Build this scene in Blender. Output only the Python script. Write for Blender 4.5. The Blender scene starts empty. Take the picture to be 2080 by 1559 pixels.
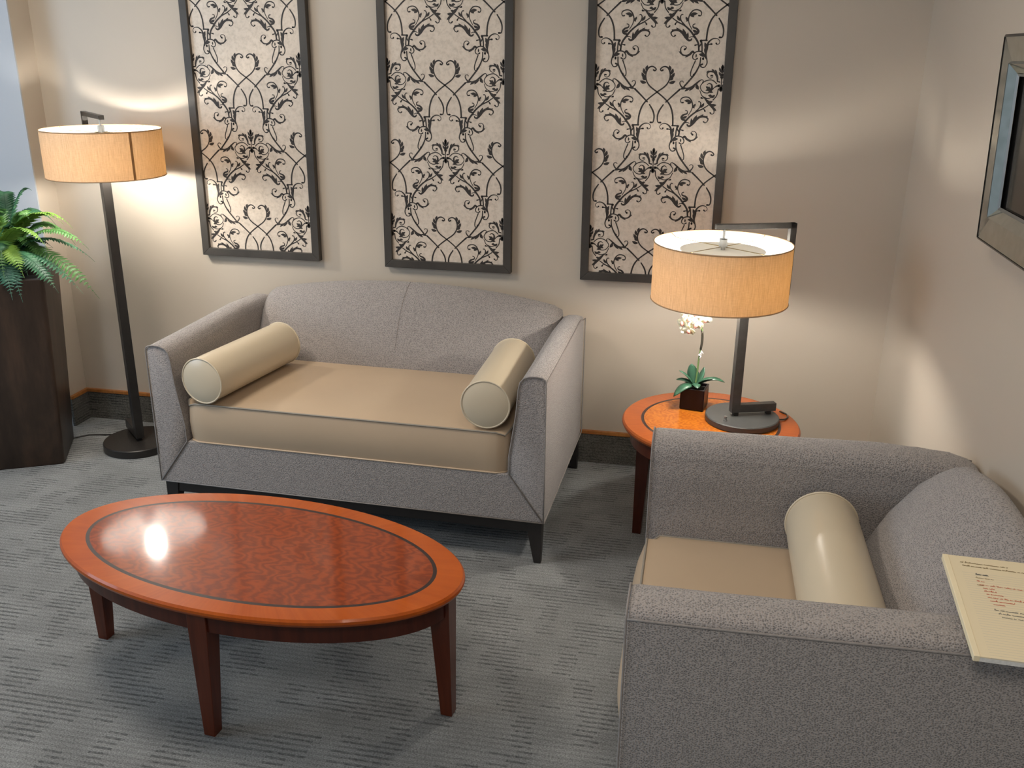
import bpy, bmesh, math, random, json
from mathutils import Vector, Matrix
PI=math.pi
S=bpy.context.scene
COL=S.collection
# ------------------------------------------------------------------ camera
def look_camera():
    cd=bpy.data.cameras.new('camera'); co=bpy.data.objects.new('camera',cd); COL.objects.link(co)
    yaw,pitch,roll,f=.1956,.3416,.0097,1900.7
    cy,sy,cp,sp=math.cos(yaw),math.sin(yaw),math.cos(pitch),math.sin(pitch)
    F=Vector((-sy*cp,cy*cp,-sp)); R=Vector((cy,sy,0)); U=R.cross(F)
    cr,sr=math.cos(roll),math.sin(roll)
    R2=R*cr+U*sr; U2=R*-sr+U*cr
    m=Matrix((R2,U2,-F)).transposed().to_4x4(); m.translation=Vector((0,-3.552,1.6))
    co.matrix_world=m
    cd.sensor_fit='HORIZONTAL'; cd.sensor_width=36; cd.lens=f/2080*36; cd.clip_start=.05; cd.clip_end=60
    S.camera=co
look_camera()
# ------------------------------------------------------------------ world, large lights, exposure
S.view_settings.view_transform='Standard'; S.view_settings.look='None'; S.view_settings.gamma=1; S.view_settings.use_curve_mapping=False
S.view_settings.exposure=0.10
w=bpy.data.worlds.new('world'); S.world=w; w.use_nodes=True
w.node_tree.nodes['Background'].inputs[0].default_value=(.68,.85,1.0,1); w.node_tree.nodes['Background'].inputs[1].default_value=.37
def area(name,loc,target,sx,sy,power,col,spread=PI):
    l=bpy.data.lights.new(name,'AREA'); l.shape='RECTANGLE'; l.size=sx; l.size_y=sy; l.energy=power; l.color=col; l.spread=spread
    o=bpy.data.objects.new(name,l); COL.objects.link(o); o.location=loc
    o.rotation_euler=(Vector(target)-Vector(loc)).to_track_quat('-Z','Y').to_euler(); return o
area('daylight_from_left_window',(-4.9,-3.0,1.6),(-1.5,-1.6,.3),1.8,1.6,50,(.58,.78,1.0))
area('added_ceiling_fill_left',(-2.0,-1.5,2.40),(-2.0,-1.5,0),.6,.6,30,(1.0,.91,.80))  # added fill from above, brightens the left side; no fixture modelled
area('added_ceiling_fill_right',(-.1,-1.5,2.40),(-.1,-1.5,0),.6,.6,5,(1.0,.91,.80))  # weak overhead fill added for the right side, source unseen
area('added_ceiling_fill_rear',(-.2,-3.6,2.40),(-.2,-3.6,0),.6,.6,18,(1.0,.92,.82))  # unseen fill added overhead, behind the camera
LAMP_COL=(1.0,.95,.86)
# ------------------------------------------------------------------ node helpers
class NT:
    def __init__(s,name):
        s.m=bpy.data.materials.new(name); s.m.use_nodes=True; s.t=s.m.node_tree; s.b=s.t.nodes['Principled BSDF']; s._tc=None
    def n(s,typ,**k):
        x=s.t.nodes.new(typ)
        for a,v in k.items():
            if a.startswith('i_'):
                key=a[2:]; key=int(key) if key.isdigit() else key.replace('_',' ')
                s.put(x.inputs[key],v)
            else: setattr(x,a,v)
        return x
    def put(s,sock,v):
        if hasattr(v,'links') or isinstance(v,bpy.types.NodeSocket): s.t.links.new(v,sock)
        else:
            if isinstance(v,tuple) and len(v)==3 and sock.type=='RGBA': v=v+(1,)
            sock.default_value=v
    def P(s,k,v): s.put(s.b.inputs[k],v)
    def co(s,scale=(1,1,1),rot=(0,0,0),src='Object'):
        if not s._tc: s._tc=s.n('ShaderNodeTexCoord')
        mp=s.n('ShaderNodeMapping'); s.t.links.new(s._tc.outputs[src],mp.inputs[0]); mp.inputs['Scale'].default_value=scale; mp.inputs['Rotation'].default_value=rot
        return mp.outputs[0]
    def noise(s,vec,scale,detail=3,rough=.5,dist=0):
        x=s.n('ShaderNodeTexNoise'); s.put(x.inputs['Vector'],vec); x.inputs['Scale'].default_value=scale; x.inputs['Detail'].default_value=detail; x.inputs['Roughness'].default_value=rough; x.inputs['Distortion'].default_value=dist
        return x.outputs['Fac']
    def vor(s,vec,scale,feature='F1',rnd=1):
        x=s.n('ShaderNodeTexVoronoi'); x.feature=feature; s.put(x.inputs['Vector'],vec); x.inputs['Scale'].default_value=scale; x.inputs['Randomness'].default_value=rnd
        return x.outputs['Distance']
    def math(s,op,a,b=0,c=None,clamp=False):
        x=s.n('ShaderNodeMath',operation=op,use_clamp=clamp); s.put(x.inputs[0],a); s.put(x.inputs[1],b)
        if c is not None: s.put(x.inputs[2],c)
        return x.outputs[0]
    def ramp(s,fac,stops,interp='LINEAR'):
        x=s.n('ShaderNodeValToRGB'); x.color_ramp.interpolation=interp
        e=x.color_ramp.elements
        while len(e)<len(stops): e.new(.5)
        for i,(p,cc) in enumerate(stops):
            e[i].position=p; e[i].color=(cc+(1,)) if isinstance(cc,tuple) else (cc,cc,cc,1)
        s.put(x.inputs[0],fac); return x.outputs[0]
    def mix(s,fac,a,b,mode='MIX'):
        x=s.n('ShaderNodeMix',data_type='RGBA',blend_type=mode); s.put(x.inputs[0],fac); s.put(x.inputs[6],a); s.put(x.inputs[7],b); return x.outputs[2]
    def bump(s,h,strength=.3,dist=.002,normal=None):
        x=s.n('ShaderNodeBump'); x.inputs['Strength'].default_value=strength; x.inputs['Distance'].default_value=dist; s.put(x.inputs['Height'],h)
        if normal is not None: s.put(x.inputs['Normal'],normal)
        s.put(s.b.inputs['Normal'],x.outputs[0]); return x.outputs[0]
def hexc(r,g,b):
    f=lambda v:(v/255/12.92) if v/255<=.04045 else ((v/255+.055)/1.055)**2.4
    return (f(r),f(g),f(b))
def simple(name,col,rough=.6,metal=0,var=.06,scale=8,coat=0,bumps=0,spec=.5):
    k=NT(name); v=k.noise(k.co(),scale,4)
    a=tuple(max(0,x*(1-var)) for x in col); b=tuple(min(1,x*(1+var)) for x in col)
    k.P('Base Color',k.ramp(v,[(.3,a),(.7,b)])); k.P('Roughness',rough); k.P('Metallic',metal); k.P('Coat Weight',coat); k.P('Coat Roughness',.08)
    k.P('Specular IOR Level',spec)
    if bumps: k.bump(k.noise(k.co(),scale*20,3),bumps,.001)
    return k.m
M={}
M['wall']=simple('wall_paint_greige',(.53,.455,.370),.42,var=.012,scale=1.5,bumps=.04)
M['wall_cool']=simple('wall_paint_pale_grey',(.47,.485,.52),.5,var=.01,scale=1.5,bumps=.03)
M['ceiling']=simple('ceiling_white',(.72,.70,.66),.8,var=.02)
M['black_metal']=simple('bronze_black_metal',(.030,.026,.023),.38,.35,.1,30)
M['lamp_metal']=simple('brushed_gunmetal',(.075,.07,.066),.38,.6,.12,40)
M['steel']=simple('brushed_nickel',(.30,.30,.29),.35,.8,.05,60)
M['frame']=simple('frame_grey_brown',(.060,.052,.044),.42,.25,.15,12)
M['sofa_wood']=simple('sofa_ebonised_wood',(.012,.009,.008),.45,0,.2,10)
M['leather']=None
def leather(name,col,rough,cr=5.0):
    k=NT(name); n1=k.noise(k.co(),3,3); vv=.05 if cr>2 else .008; k.P('Base Color',k.ramp(n1,[(.2,tuple(x*(1-vv) for x in col)),(.8,tuple(min(1,x*(1+vv)) for x in col))]))
    k.P('Roughness',rough)
    h=k.math('ADD',k.math('MULTIPLY',k.noise(k.co(),5.5,2),cr),k.math('MULTIPLY',k.noise(k.co(),260,2),.12))
    
    if cr>2: k.bump(h,.22,.0018)
    return k.m
M['leather']=leather('taupe_leather',(.49,.365,.248),.33)
M['leather_light']=leather('cream_leather',(.60,.505,.365),.28,1.2)
M['piping_dark']=simple('taupe_leather_piping',(.27,.235,.19),.45)
def fabric(name,base,dark,scale=1.0):
    k=NT(name); v=k.co((1,1,1))
    a=k.vor(k.co((1,1,1.7)),240*scale,'F1',.8); n=k.noise(k.co((.7,.7,2.2)),240*scale,3,.65); big=k.noise(v,2.2,2)
    h=k.math('ADD',k.math('MULTIPLY',a,1.1),k.math('MULTIPLY',n,.55))
    f=k.ramp(h,[(.40,0.0),(.86,1.0)])
    colr=k.mix(f,dark,base); colr=k.mix(k.math('MULTIPLY',big,.16),colr,tuple(x*.8 for x in base))
    k.P('Base Color',colr); k.P('Roughness',.95); k.P('Specular IOR Level',.12); k.P('Sheen Weight',.25); k.P('Sheen Roughness',.6)
    k.bump(h,.8,.0022); return k.m
M['fabric']=fabric('taupe_woven_upholstery',(.350,.312,.292),(.085,.080,.082))
M['fabric_pipe']=simple('taupe_fabric_piping',(.25,.225,.21),.9,var=.12,scale=120)
def carpet(name,axis=1,base=(.305,.310,.306),dark=(.085,.088,.090)):
    k=NT(name); v=k.co()
    sx=k.n('ShaderNodeSeparateXYZ'); k.put(sx.inputs[0],v); X,Yc=sx.outputs[0],sx.outputs[axis]
    if axis==2: X=k.math('ADD',sx.outputs[0],sx.outputs[1])
    per=.0178 if axis==1 else .0125
    wob=k.math('MULTIPLY',k.noise(v,30,2),.006)
    ph=k.math('DIVIDE',k.math('ADD',Yc,wob),per)
    line=k.math('FRACT',ph); row=k.math('FLOOR',ph)
    # broken dashes gather in small staggered blocks
    def wn(a,c,d=0.0):
        cb=k.n('ShaderNodeCombineXYZ'); k.put(cb.inputs[0],a); k.put(cb.inputs[1],c); k.put(cb.inputs[2],d)
        q=k.n('ShaderNodeTexWhiteNoise',noise_dimensions='3D'); k.put(q.inputs['Vector'],cb.outputs[0]); return q.outputs['Value']
    gr=5.0 if axis==1 else 3.0; bw=.052 if axis==1 else .05
    grp=k.math('FLOOR',k.math('DIVIDE',row,gr))
    jit=k.math('MULTIPLY',wn(row,3.0),.022)
    Xs=k.math('ADD',k.math('ADD',X,jit),k.math('MULTIPLY',wn(grp,9.0),bw))
    blk=k.math('FLOOR',k.math('DIVIDE',Xs,bw))
    cb=k.n('ShaderNodeCombineXYZ'); k.put(cb.inputs[0],k.math('MULTIPLY',blk,bw*7)); k.put(cb.inputs[1],k.math('MULTIPLY',grp,gr*per*7)); k.put(cb.inputs[2],3.0)
    patch=k.noise(cb.outputs[0],1.0,1,.4)
    tot=k.math('ADD',k.math('MULTIPLY',patch,1.1),k.math('ADD',k.math('MULTIPLY',wn(blk,grp),.42),k.math('MULTIPLY',wn(blk,row,5.0),.14)))
    pm=k.ramp(tot,[(.82,0.0),(.88,1.0)])
    ln=k.ramp(line,[(0,0.0),(.10,1.0),(.38,1.0),(.52,0.0)])
    m=k.math('MULTIPLY',k.math('MULTIPLY',ln,pm),k.ramp(k.noise(v,60,2,.6),[(.35,.35),(.6,.85)]))
    thin=k.math('MULTIPLY',k.math('MULTIPLY',ln,.22),1.0)
    m=k.math('MAXIMUM',m,thin)
    # larger mottling and fibre speckle
    cb3=k.n('ShaderNodeCombineXYZ'); k.put(cb3.inputs[0],k.math('MULTIPLY',X,3.0)); k.put(cb3.inputs[1],k.math('MULTIPLY',Yc,5.0)); 
    big=k.noise(cb3.outputs[0],1.6,3,.6)
    fib=k.noise(k.co((1,1.6,1)),210,4,.8); fib2=k.noise(v,900,2,.7)
    f=k.ramp(fib,[(.32,.30),(.68,1.70)])
    colr=k.mix(k.ramp(big,[(.36,0.0),(.62,.50)]),base,tuple(x*.55 for x in base))
    colr=k.mix(m,colr,dark)
    colr=k.mix(1.0,colr,f,'MULTIPLY'); 
    k.P('Base Color',colr); k.P('Roughness',1.0); k.P('Specular IOR Level',.05); k.P('Sheen Weight',.1)
    h=k.math('SUBTRACT',k.math('ADD',k.math('MULTIPLY',fib,1.2),k.math('MULTIPLY',fib2,.5)),k.math('MULTIPLY',m,.8))
    k.bump(h,.8,.004); return k.m
M['carpet']=carpet('carpet_heather_dashes'); M['carpet_base']=carpet('carpet_wall_base',2,(.130,.122,.105),(.030,.029,.027))
def wood(name,base,dark,rough,mode='straight',coat=.5,scale=1.0):
    k=NT(name)
    if mode=='burl':
        v=k.co((1,2.0,1)); n=k.noise(v,4.5*scale,4,.55,1.6)
        wv=k.n('ShaderNodeTexWave',wave_type='BANDS'); k.put(wv.inputs['Vector'],v); wv.inputs['Scale'].default_value=7*scale; wv.inputs['Distortion'].default_value=16; wv.inputs['Detail'].default_value=4; wv.inputs['Detail Scale'].default_value=1.6
        f=k.math('ADD',k.math('MULTIPLY',wv.outputs['Fac'],.45),k.math('MULTIPLY',n,.65))
        f=k.ramp(f,[(.25,0.0),(.85,1.0)])
    elif mode=='radial':
        g=k.n('ShaderNodeTexGradient',gradient_type='RADIAL'); k.put(g.inputs[0],k.co())
        cb=k.n('ShaderNodeCombineXYZ'); k.put(cb.inputs[0],k.math('MULTIPLY',g.outputs['Fac'],60)); 
        f=k.ramp(k.math('ADD',k.math('MULTIPLY',k.noise(k.co((3,3,1)),3,3),.5),k.math('MULTIPLY',k.noise(cb.outputs[0],2.5,3,.6),.5)),[(.3,0.0),(.7,1.0)])
    else:
        v=k.co((14,14,1.2)); f=k.ramp(k.noise(v,3,4,.6,.4),[(.3,0.0),(.7,1.0)])
    k.P('Base Color',k.mix(f,dark,base)); k.P('Roughness',rough); k.P('Specular IOR Level',.15); k.P('Coat Weight',coat*.68); k.P('Coat Roughness',.085); k.P('Coat IOR',1.52)
    return k.m
M['cherry_burl']=wood('cherry_burl_veneer',(.270,.040,.002),(.155,.021,.001),.4,'burl',.8,1.15)
M['cherry_top']=wood('cherry_veneer_border',(.44,.088,.005),(.31,.052,.003),.4,'radial')
M['cherry_burl_warm']=wood('golden_cherry_burl',(.42,.13,.012),(.27,.062,.006),.42,'burl',.5,2.0)
M['cherry_top_warm']=wood('cherry_border_warm',(.33,.075,.010),(.23,.045,.007),.42,'radial',.6)
M['cherry_dark']=wood('dark_cherry_wood',(.075,.015,.006),(.042,.008,.004),.36,'straight',.5)
M['inlay']=simple('dark_inlay_line',(.020,.006,.004),.5,coat=.12)
M['trimwood']=wood('oak_cap_trim',(.42,.17,.045),(.28,.10,.025),.4,'straight',.3)
# ------------------------------------------------------------------ mesh helpers
def link(name,me,mat,parent=None,smooth=True,loc=None):
    if me.name!=name: me.name=name
    o=bpy.data.objects.new(name,me); COL.objects.link(o)
    if mat is not None:
        for mm in (mat if isinstance(mat,(list,tuple)) else [mat]): me.materials.append(mm)
    if smooth:
        for p in me.polygons: p.use_smooth=True
    if parent is not None: o.parent=parent
    if loc is not None: o.location=loc
    return o
def obj(name,bm,mat,parent=None,smooth=True,auto=None,loc=None,bev=0,sub=0):
    bmesh.ops.recalc_face_normals(bm,faces=bm.faces)
    me=bpy.data.meshes.new(name); bm.to_mesh(me); bm.free()
    o=link(name,me,mat,parent,smooth,loc)
    if bev:
        b=o.modifiers.new('bevel','BEVEL'); b.width=bev; b.segments=3; b.limit_method='ANGLE'; b.angle_limit=.6
    if sub:
        b=o.modifiers.new('subsurf','SUBSURF'); b.levels=sub; b.render_levels=sub
    if auto is not None:
        me.set_sharp_from_angle(angle=auto)
    if bev:
        b=o.modifiers.new('wn','WEIGHTED_NORMAL'); b.keep_sharp=True
    return o
def thing(name,label,cat,loc=(0,0,0),rz=0,group=None):
    o=bpy.data.objects.new(name,None); COL.objects.link(o); o.location=loc; o.rotation_euler=(0,0,rz); o.empty_display_size=.1
    o['label']=label; o['category']=cat
    if group: o['group']=group
    return o
def struct(o):
    o['kind']='structure'
    for p in o.data.polygons: p.use_smooth=False
    return o
def B(bm,x0,x1,y0,y1,z0,z1):
    r=bmesh.ops.create_cube(bm,size=1); 
    for v in r['verts']: v.co=Vector(((x0+x1)/2+v.co.x*(x1-x0),(y0+y1)/2+v.co.y*(y1-y0),(z0+z1)/2+v.co.z*(z1-z0)))
    return r['verts']
def box(x0,x1,y0,y1,z0,z1):
    bm=bmesh.new(); B(bm,x0,x1,y0,y1,z0,z1); return bm
def lathe(bm,prof,n=64,ax=1,ay=1,cx=0,cy=0,close=False):
    rings=[]
    for r,z in prof:
        rings.append([bm.verts.new((cx+ax*r*math.cos(2*PI*i/n),cy+ay*r*math.sin(2*PI*i/n),z)) for i in range(n)])
    for a,b in zip(rings,rings[1:]):
        for i in range(n): bm.faces.new((a[i],a[(i+1)%n],b[(i+1)%n],b[i]))
    if close:
        a,b=rings[-1],rings[0]
        for i in range(n): bm.faces.new((a[i],a[(i+1)%n],b[(i+1)%n],b[i]))
    else:
        bm.faces.new(rings[0][::-1]); bm.faces.new(rings[-1])
    return rings
def loft(bm,secs,closed=True,cap=True):
    rs=[[bm.verts.new(p) for p in s] for s in secs]; n=len(rs[0])
    for a,b in zip(rs,rs[1:]):
        for i in range(n if closed else n-1): bm.faces.new((a[i],a[(i+1)%n],b[(i+1)%n],b[i]))
    if cap: bm.faces.new(rs[0][::-1]); bm.faces.new(rs[-1])
    return rs
def tube(bm,pts,r,n=8,cap=True,closed=False):
    pts=[Vector(p) for p in pts]; N=len(pts); rr=r if isinstance(r,(list,tuple)) else [r]*N
    prev=None; rings=[]
    for i,p in enumerate(pts):
        if closed: t=pts[(i+1)%N]-pts[i-1]
        else: t=(pts[min(i+1,N-1)]-pts[max(i-1,0)])
        t.normalize()
        if prev is None:
            u=t.orthogonal().normalized()
        else:
            u=prev-t*prev.dot(t); u.normalize()
        prev=u; v=t.cross(u)
        rings.append([bm.verts.new(p+(u*math.cos(2*PI*k/n)+v*math.sin(2*PI*k/n))*rr[i]) for k in range(n)])
    R=rings+[rings[0]] if closed else rings
    for a,b in zip(R,R[1:]):
        for k in range(n): bm.faces.new((a[k],a[(k+1)%n],b[(k+1)%n],b[k]))
    if cap and not closed: bm.faces.new(rings[0][::-1]); bm.faces.new(rings[-1])
def tubeobj(name,pts,r,mat,parent=None,n=8,closed=False):
    bm=bmesh.new(); tube(bm,pts,r,n,closed=closed); return obj(name,bm,mat,parent)
def crom(pts,per=6,ws=None):
    P=[Vector(p) for p in pts]; out=[]; wo=[]
    n=len(P)
    for i in range(n-1):
        p0=P[i-1] if i>0 else P[0]*2-P[1]; p1=P[i]; p2=P[i+1]; p3=P[i+2] if i+2<n else P[-1]*2-P[-2]
        for k in range(per):
            t=k/per
            out.append(.5*((2*p1)+(p2-p0)*t+(2*p0-5*p1+4*p2-p3)*t*t+(3*p1-p0-3*p2+p3)*t**3))
            if ws: wo.append(ws[i]+(ws[i+1]-ws[i])*t)
    out.append(P[-1]); 
    if ws: wo.append(ws[-1]); return out,wo
    return out
def smoothstep(t): t=max(0,min(1,t)); return t*t*(3-2*t)
# ================================================================== ROOM
XL,XR,CZ=-2.68,.708,2.42
def quad(name,vs,mat):
    bm=bmesh.new(); bm.faces.new([bm.verts.new(v) for v in vs]); return bm
struct(obj('floor',box(-5.2,XR+.1,-6,.1,-.05,0),M['carpet']))
struct(obj('ceiling',box(-5.2,XR+.1,-6,.1,CZ,CZ+.05),M['ceiling']))
struct(obj('wall_back',box(XL-.1,XR+.1,0,.1,0,CZ),M['wall']))
struct(obj('wall_right',box(XR,XR+.1,-6,0,0,CZ),M['wall']))
struct(obj('wall_left',box(XL-.1,XL,-.118,0,0,CZ),M['wall']))
struct(obj('wall_alcove',box(-5.2,XL-.0004,-.125,-.025,0,CZ),M['wall_cool']))
# carpeted wall base with oak cap
def baseboard(name,x0,x1,y0,y1):
    r=struct(obj(name,box(x0,x1,y0,y1,0,.127),M['carpet_base']))
    capx=.004
    if abs(x1-x0)>abs(y1-y0): bm=box(x0,x1,y0-capx,y1,.127,.140)
    elif x0<-1: bm=box(x0,x1+capx,y0,y1,.127,.140)
    else: bm=box(x0-capx,x1,y0,y1,.127,.140)
    return r,bm
r,bm=baseboard('baseboard_back',XL,XR,-.011,0); obj('wood_cap',bm,M['trimwood'],r,smooth=False)
r,bm=baseboard('baseboard_right',XR-.011,XR,-6,-.011); obj('wood_cap',bm,M['trimwood'],r,smooth=False)
r,bm=baseboard('baseboard_left',XL,XL+.011,-.125,-.011); obj('wood_cap',bm,M['trimwood'],r,smooth=False)
# ================================================================== WALL PANELS
PAT=json.loads('''{"P":577.4,"S":[[[[-16.4,74.4],[-11.5,72.2],[-7.5,77.2],[-14.6,84.2],[-24.2,86.4],[-35.0,80.9],[-41.3,68.0],[-42.9,52.8],[-37.9,34.6],[-24.9,18.0],[0.0,0.0],[25.1,-19.5],[42.1,-36.2],[52.9,-54.5],[60.2,-80.7],[62.5,-114.1]],[4.8,4.1,3.8,3.5,4.1,4.8,4.4,3.8,3.8,4.1,4.1,4.1,4.4,4.8,4.8,4.8]],[[[60.2,-114.8],[70.6,-114.9],[82.6,-115.4]],[4.4,4.1,4.4]],[[[80.2,-115.1],[76.4,-129.3],[74.6,-149.8]],[5.4,4.1,3.8]],[[[27.9,-124.5],[24.2,-128.2],[17.5,-124.4],[17.0,-116.6],[24.6,-109.4],[37.3,-108.6],[49.0,-115.1],[56.1,-125.1],[58.7,-140.7],[60.9,-161.2],[56.4,-177.1],[54.8,-189.8],[61.3,-202.4],[71.1,-203.7],[77.1,-197.1],[70.3,-193.4]],[4.8,1.9,1.9,1.9,2.2,3.2,4.1,5.4,7.0,4.8,3.5,3.5,2.9,3.2,4.8,4.8]],[[[57.2,-130.6],[49.8,-127.6],[43.4,-127.0]],[3.2,2.9,5.4]],[[[59.4,-173.8],[65.1,-164.2],[75.6,-152.9],[86.7,-151.0],[98.1,-154.7],[105.3,-164.7],[104.4,-174.2],[96.6,-178.4],[89.1,-174.6]],[3.8,5.4,4.1,3.5,3.5,3.5,2.9,2.5,4.1]],[[[68.6,-172.8],[69.1,-175.2],[68.9,-177.5]],[4.8,6.7,4.8]],[[[101.4,-155.4],[107.6,-152.4],[116.2,-161.3],[127.7,-164.9],[140.3,-163.0],[147.6,-154.2],[148.2,-141.7],[142.9,-134.7],[134.9,-133.8],[128.9,-139.0],[135.0,-145.1]],[4.8,6.3,6.3,3.8,4.4,4.1,2.9,2.2,1.9,2.2,5.7]],[[[77.7,-171.8],[79.1,-192.3],[86.1,-211.2],[97.1,-230.0],[113.0,-250.3],[128.8,-269.1]],[3.5,3.8,4.4,5.1,4.8,4.8]],[[[95.3,-182.4],[103.2,-202.8],[108.3,-218.5],[108.4,-231.3],[102.3,-235.5],[96.9,-227.6]],[3.5,3.2,3.2,2.9,2.9,5.4]],[[[131.8,-254.5],[135.6,-250.4],[143.0,-252.6],[143.5,-260.6],[135.5,-271.3],[119.6,-275.0],[103.1,-269.9],[89.5,-260.7],[79.1,-251.4],[69.0,-245.3],[62.8,-248.7],[64.8,-255.0]],[2.2,1.9,2.2,3.5,4.1,3.5,3.8,5.7,4.1,2.5,2.2,3.5]],[[[16.2,-258.2],[27.0,-249.0],[39.8,-245.4],[59.7,-252.0],[72.2,-269.3],[61.9,-285.8],[45.9,-289.5],[34.1,-283.4]],[2.9,2.9,2.9,2.9,2.5,2.5,2.9,4.1]],[[[49.0,-262.0],[42.2,-257.3],[33.5,-261.6],[31.7,-272.2],[37.2,-281.7]],[1.9,2.5,4.1,6.3,4.8]],[[[6.8,-264.9],[15.0,-265.9],[23.5,-271.7],[32.2,-280.3]],[7.9,4.8,2.5,3.5]],[[[9.1,-276.2],[12.8,-297.1],[24.4,-313.0]],[3.5,2.9,3.2]],[[[72.3,-282.2],[64.4,-298.6],[50.2,-307.2],[37.1,-306.9],[23.6,-300.0]],[2.2,2.5,3.2,2.5,2.2]],[[[53.3,-303.9],[60.1,-307.7],[65.7,-306.4]],[2.2,2.2,5.4]],[[[0.2,-210.5],[0.3,-232.9],[0.3,-249.0],[0.7,-266.7]],[1.6,3.8,1.9,1.6]],[[[37.3,-231.8],[31.6,-230.4],[33.6,-237.5],[42.7,-239.7],[50.4,-233.0],[50.6,-223.4],[42.9,-217.6],[30.0,-218.4],[20.7,-225.9],[15.0,-238.9],[14.1,-250.2]],[4.8,1.9,1.9,2.2,2.9,3.5,4.1,5.4,7.0,5.7,3.5]],[[[14.1,-250.2],[6.0,-252.4]],[2.9,4.1]],[[[56.6,-304.4],[41.3,-321.2],[25.9,-336.5],[18.7,-348.2],[18.9,-358.1],[25.7,-361.4],[31.2,-356.8]],[2.5,7.9,7.3,3.5,2.5,2.5,4.4]],[[[40.3,-331.9],[60.8,-345.1],[82.8,-355.7],[103.6,-373.0],[117.9,-390.5],[128.7,-404.9],[134.5,-417.9],[136.6,-436.0]],[2.9,3.5,4.4,5.1,5.7,5.4,5.4,4.8]],[[[49.8,-351.2],[54.3,-345.0],[62.5,-345.5]],[4.8,2.2,2.5]],[[[82.7,-354.1],[69.5,-339.8],[66.2,-326.9],[70.6,-319.4],[74.3,-320.1]],[3.5,3.5,3.5,2.5,2.9]],[[[108.1,-367.9],[98.0,-350.2],[94.4,-334.0],[98.3,-319.3],[107.3,-307.6],[120.0,-304.2],[133.3,-308.3],[137.9,-316.3],[134.4,-323.7],[128.6,-323.1]],[2.2,2.5,3.2,4.1,3.5,3.2,3.5,2.5,3.2,4.4]],[[[117.5,-350.3],[111.2,-353.0],[112.6,-361.2],[124.3,-365.6],[130.6,-373.6],[127.0,-381.1],[117.4,-383.9]],[2.9,2.2,4.1,5.4,7.0,6.3,4.8]],[[[52.1,-388.1],[46.5,-391.6],[39.7,-386.9],[37.5,-378.0],[47.7,-371.0],[64.2,-371.2],[77.9,-380.5],[88.6,-393.3],[99.1,-403.6],[107.2,-402.5],[109.4,-398.3]],[4.4,2.2,2.9,4.1,5.4,6.3,7.3,7.9,5.7,4.8,3.2]],[[[101.8,-394.4],[108.1,-391.7],[116.4,-392.2]],[2.2,2.2,3.2]],[[[139.4,-406.1],[144.0,-412.6],[139.7,-421.0],[135.9,-426.1]],[3.2,4.8,3.5,3.2]],[[[122.4,-419.7],[132.8,-417.1]],[4.1,2.2]],[[[143.3,-279.3],[166.6,-300.7],[189.2,-322.6]],[5.1,4.4,4.1]],[[[198.0,-332.0],[210.9,-352.6],[216.5,-372.0],[214.0,-391.7],[204.4,-393.7]],[3.8,4.8,4.4,3.5,5.4]]],"L":[[[-37.9,90.7],[-41.0,71.0],8.7],[[-51.6,80.7],[-44.1,60.4],9.5],[[-58.3,66.3],[-43.9,48.2],9.5],[[-54.8,52.6],[-42.2,40.6],7.9],[[-63.1,38.0],[-40.9,31.5],9.5],[[67.8,-120.9],[61.5,-145.4],9.5],[[67.5,-140.5],[61.4,-161.1],7.9],[[85.0,-160.5],[64.6,-167.4],10.1],[[94.4,-158.7],[94.5,-171.3],4.8],[[132.2,-171.9],[113.0,-161.4],6.3],[[155.3,-150.9],[141.9,-163.0],5.7],[[143.2,-278.6],[119.5,-274.2],7.0],[[126.0,-285.6],[106.6,-274.6],7.0],[[109.7,-284.2],[91.5,-267.1],7.9],[[76.1,-278.8],[86.2,-260.8],10.1],[[53.4,-267.5],[40.4,-280.0],7.9],[[41.2,-267.1],[43.8,-283.1],7.9],[[26.2,-287.8],[43.6,-279.9],7.9],[[53.5,-281.2],[38.7,-280.1],6.3],[[18.4,-295.3],[32.9,-304.6],7.9],[[43.2,-298.5],[28.6,-301.5],7.9],[[-0.5,-193.7],[0.1,-213.7],7.0],[[-11.6,-202.8],[0.1,-221.7],7.0],[[-11.5,-218.0],[0.8,-232.9],7.3],[[-5.8,-231.5],[0.9,-242.5],4.1],[[1.0,-285.3],[0.3,-267.5],9.8],[[55.3,-220.9],[41.2,-216.5],5.4],[[37.5,-209.4],[25.3,-220.9],5.7],[[25.4,-210.5],[18.4,-227.6],5.7],[[24.7,-316.9],[41.3,-321.2],7.9],[[10.7,-329.7],[33.6,-329.7],8.9],[[9.9,-350.2],[24.2,-336.6],7.9],[[44.1,-313.0],[38.4,-326.2],6.3],[[54.5,-323.2],[67.1,-339.9],7.9],[[124.9,-316.7],[99.3,-322.5],9.5],[[113.5,-327.7],[100.2,-323.3],7.0],[[84.1,-326.3],[93.9,-338.1],7.0],[[86.0,-342.5],[93.6,-334.1],5.4],[[110.7,-369.4],[127.5,-376.2],7.9],[[37.7,-368.1],[52.7,-372.4],5.4],[[53.7,-361.7],[72.7,-375.8],7.0],[[76.9,-364.9],[91.7,-391.5],9.8],[[95.7,-376.6],[96.4,-399.6],7.3]]}''')
k=NT('champagne_printed_panel'); n=k.noise(k.co(),55,5,.75); n2=k.noise(k.co(),7,3)
cc=k.ramp(n,[(.32,(.55,.46,.37)),(.52,(.72,.61,.50)),(.7,(.77,.665,.555))]); cc=k.mix(k.ramp(n2,[(.3,0.0),(.7,.3)]),cc,(.66,.55,.45))
k.P('Base Color',cc); k.P('Roughness',.36); k.P('Metallic',.12); k.bump(n,.25,.0006); M['print_ground']=k.m
M['print_ink']=simple('scroll_dark_brown_ink',(.026,.019,.015),.55,var=.15)
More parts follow.
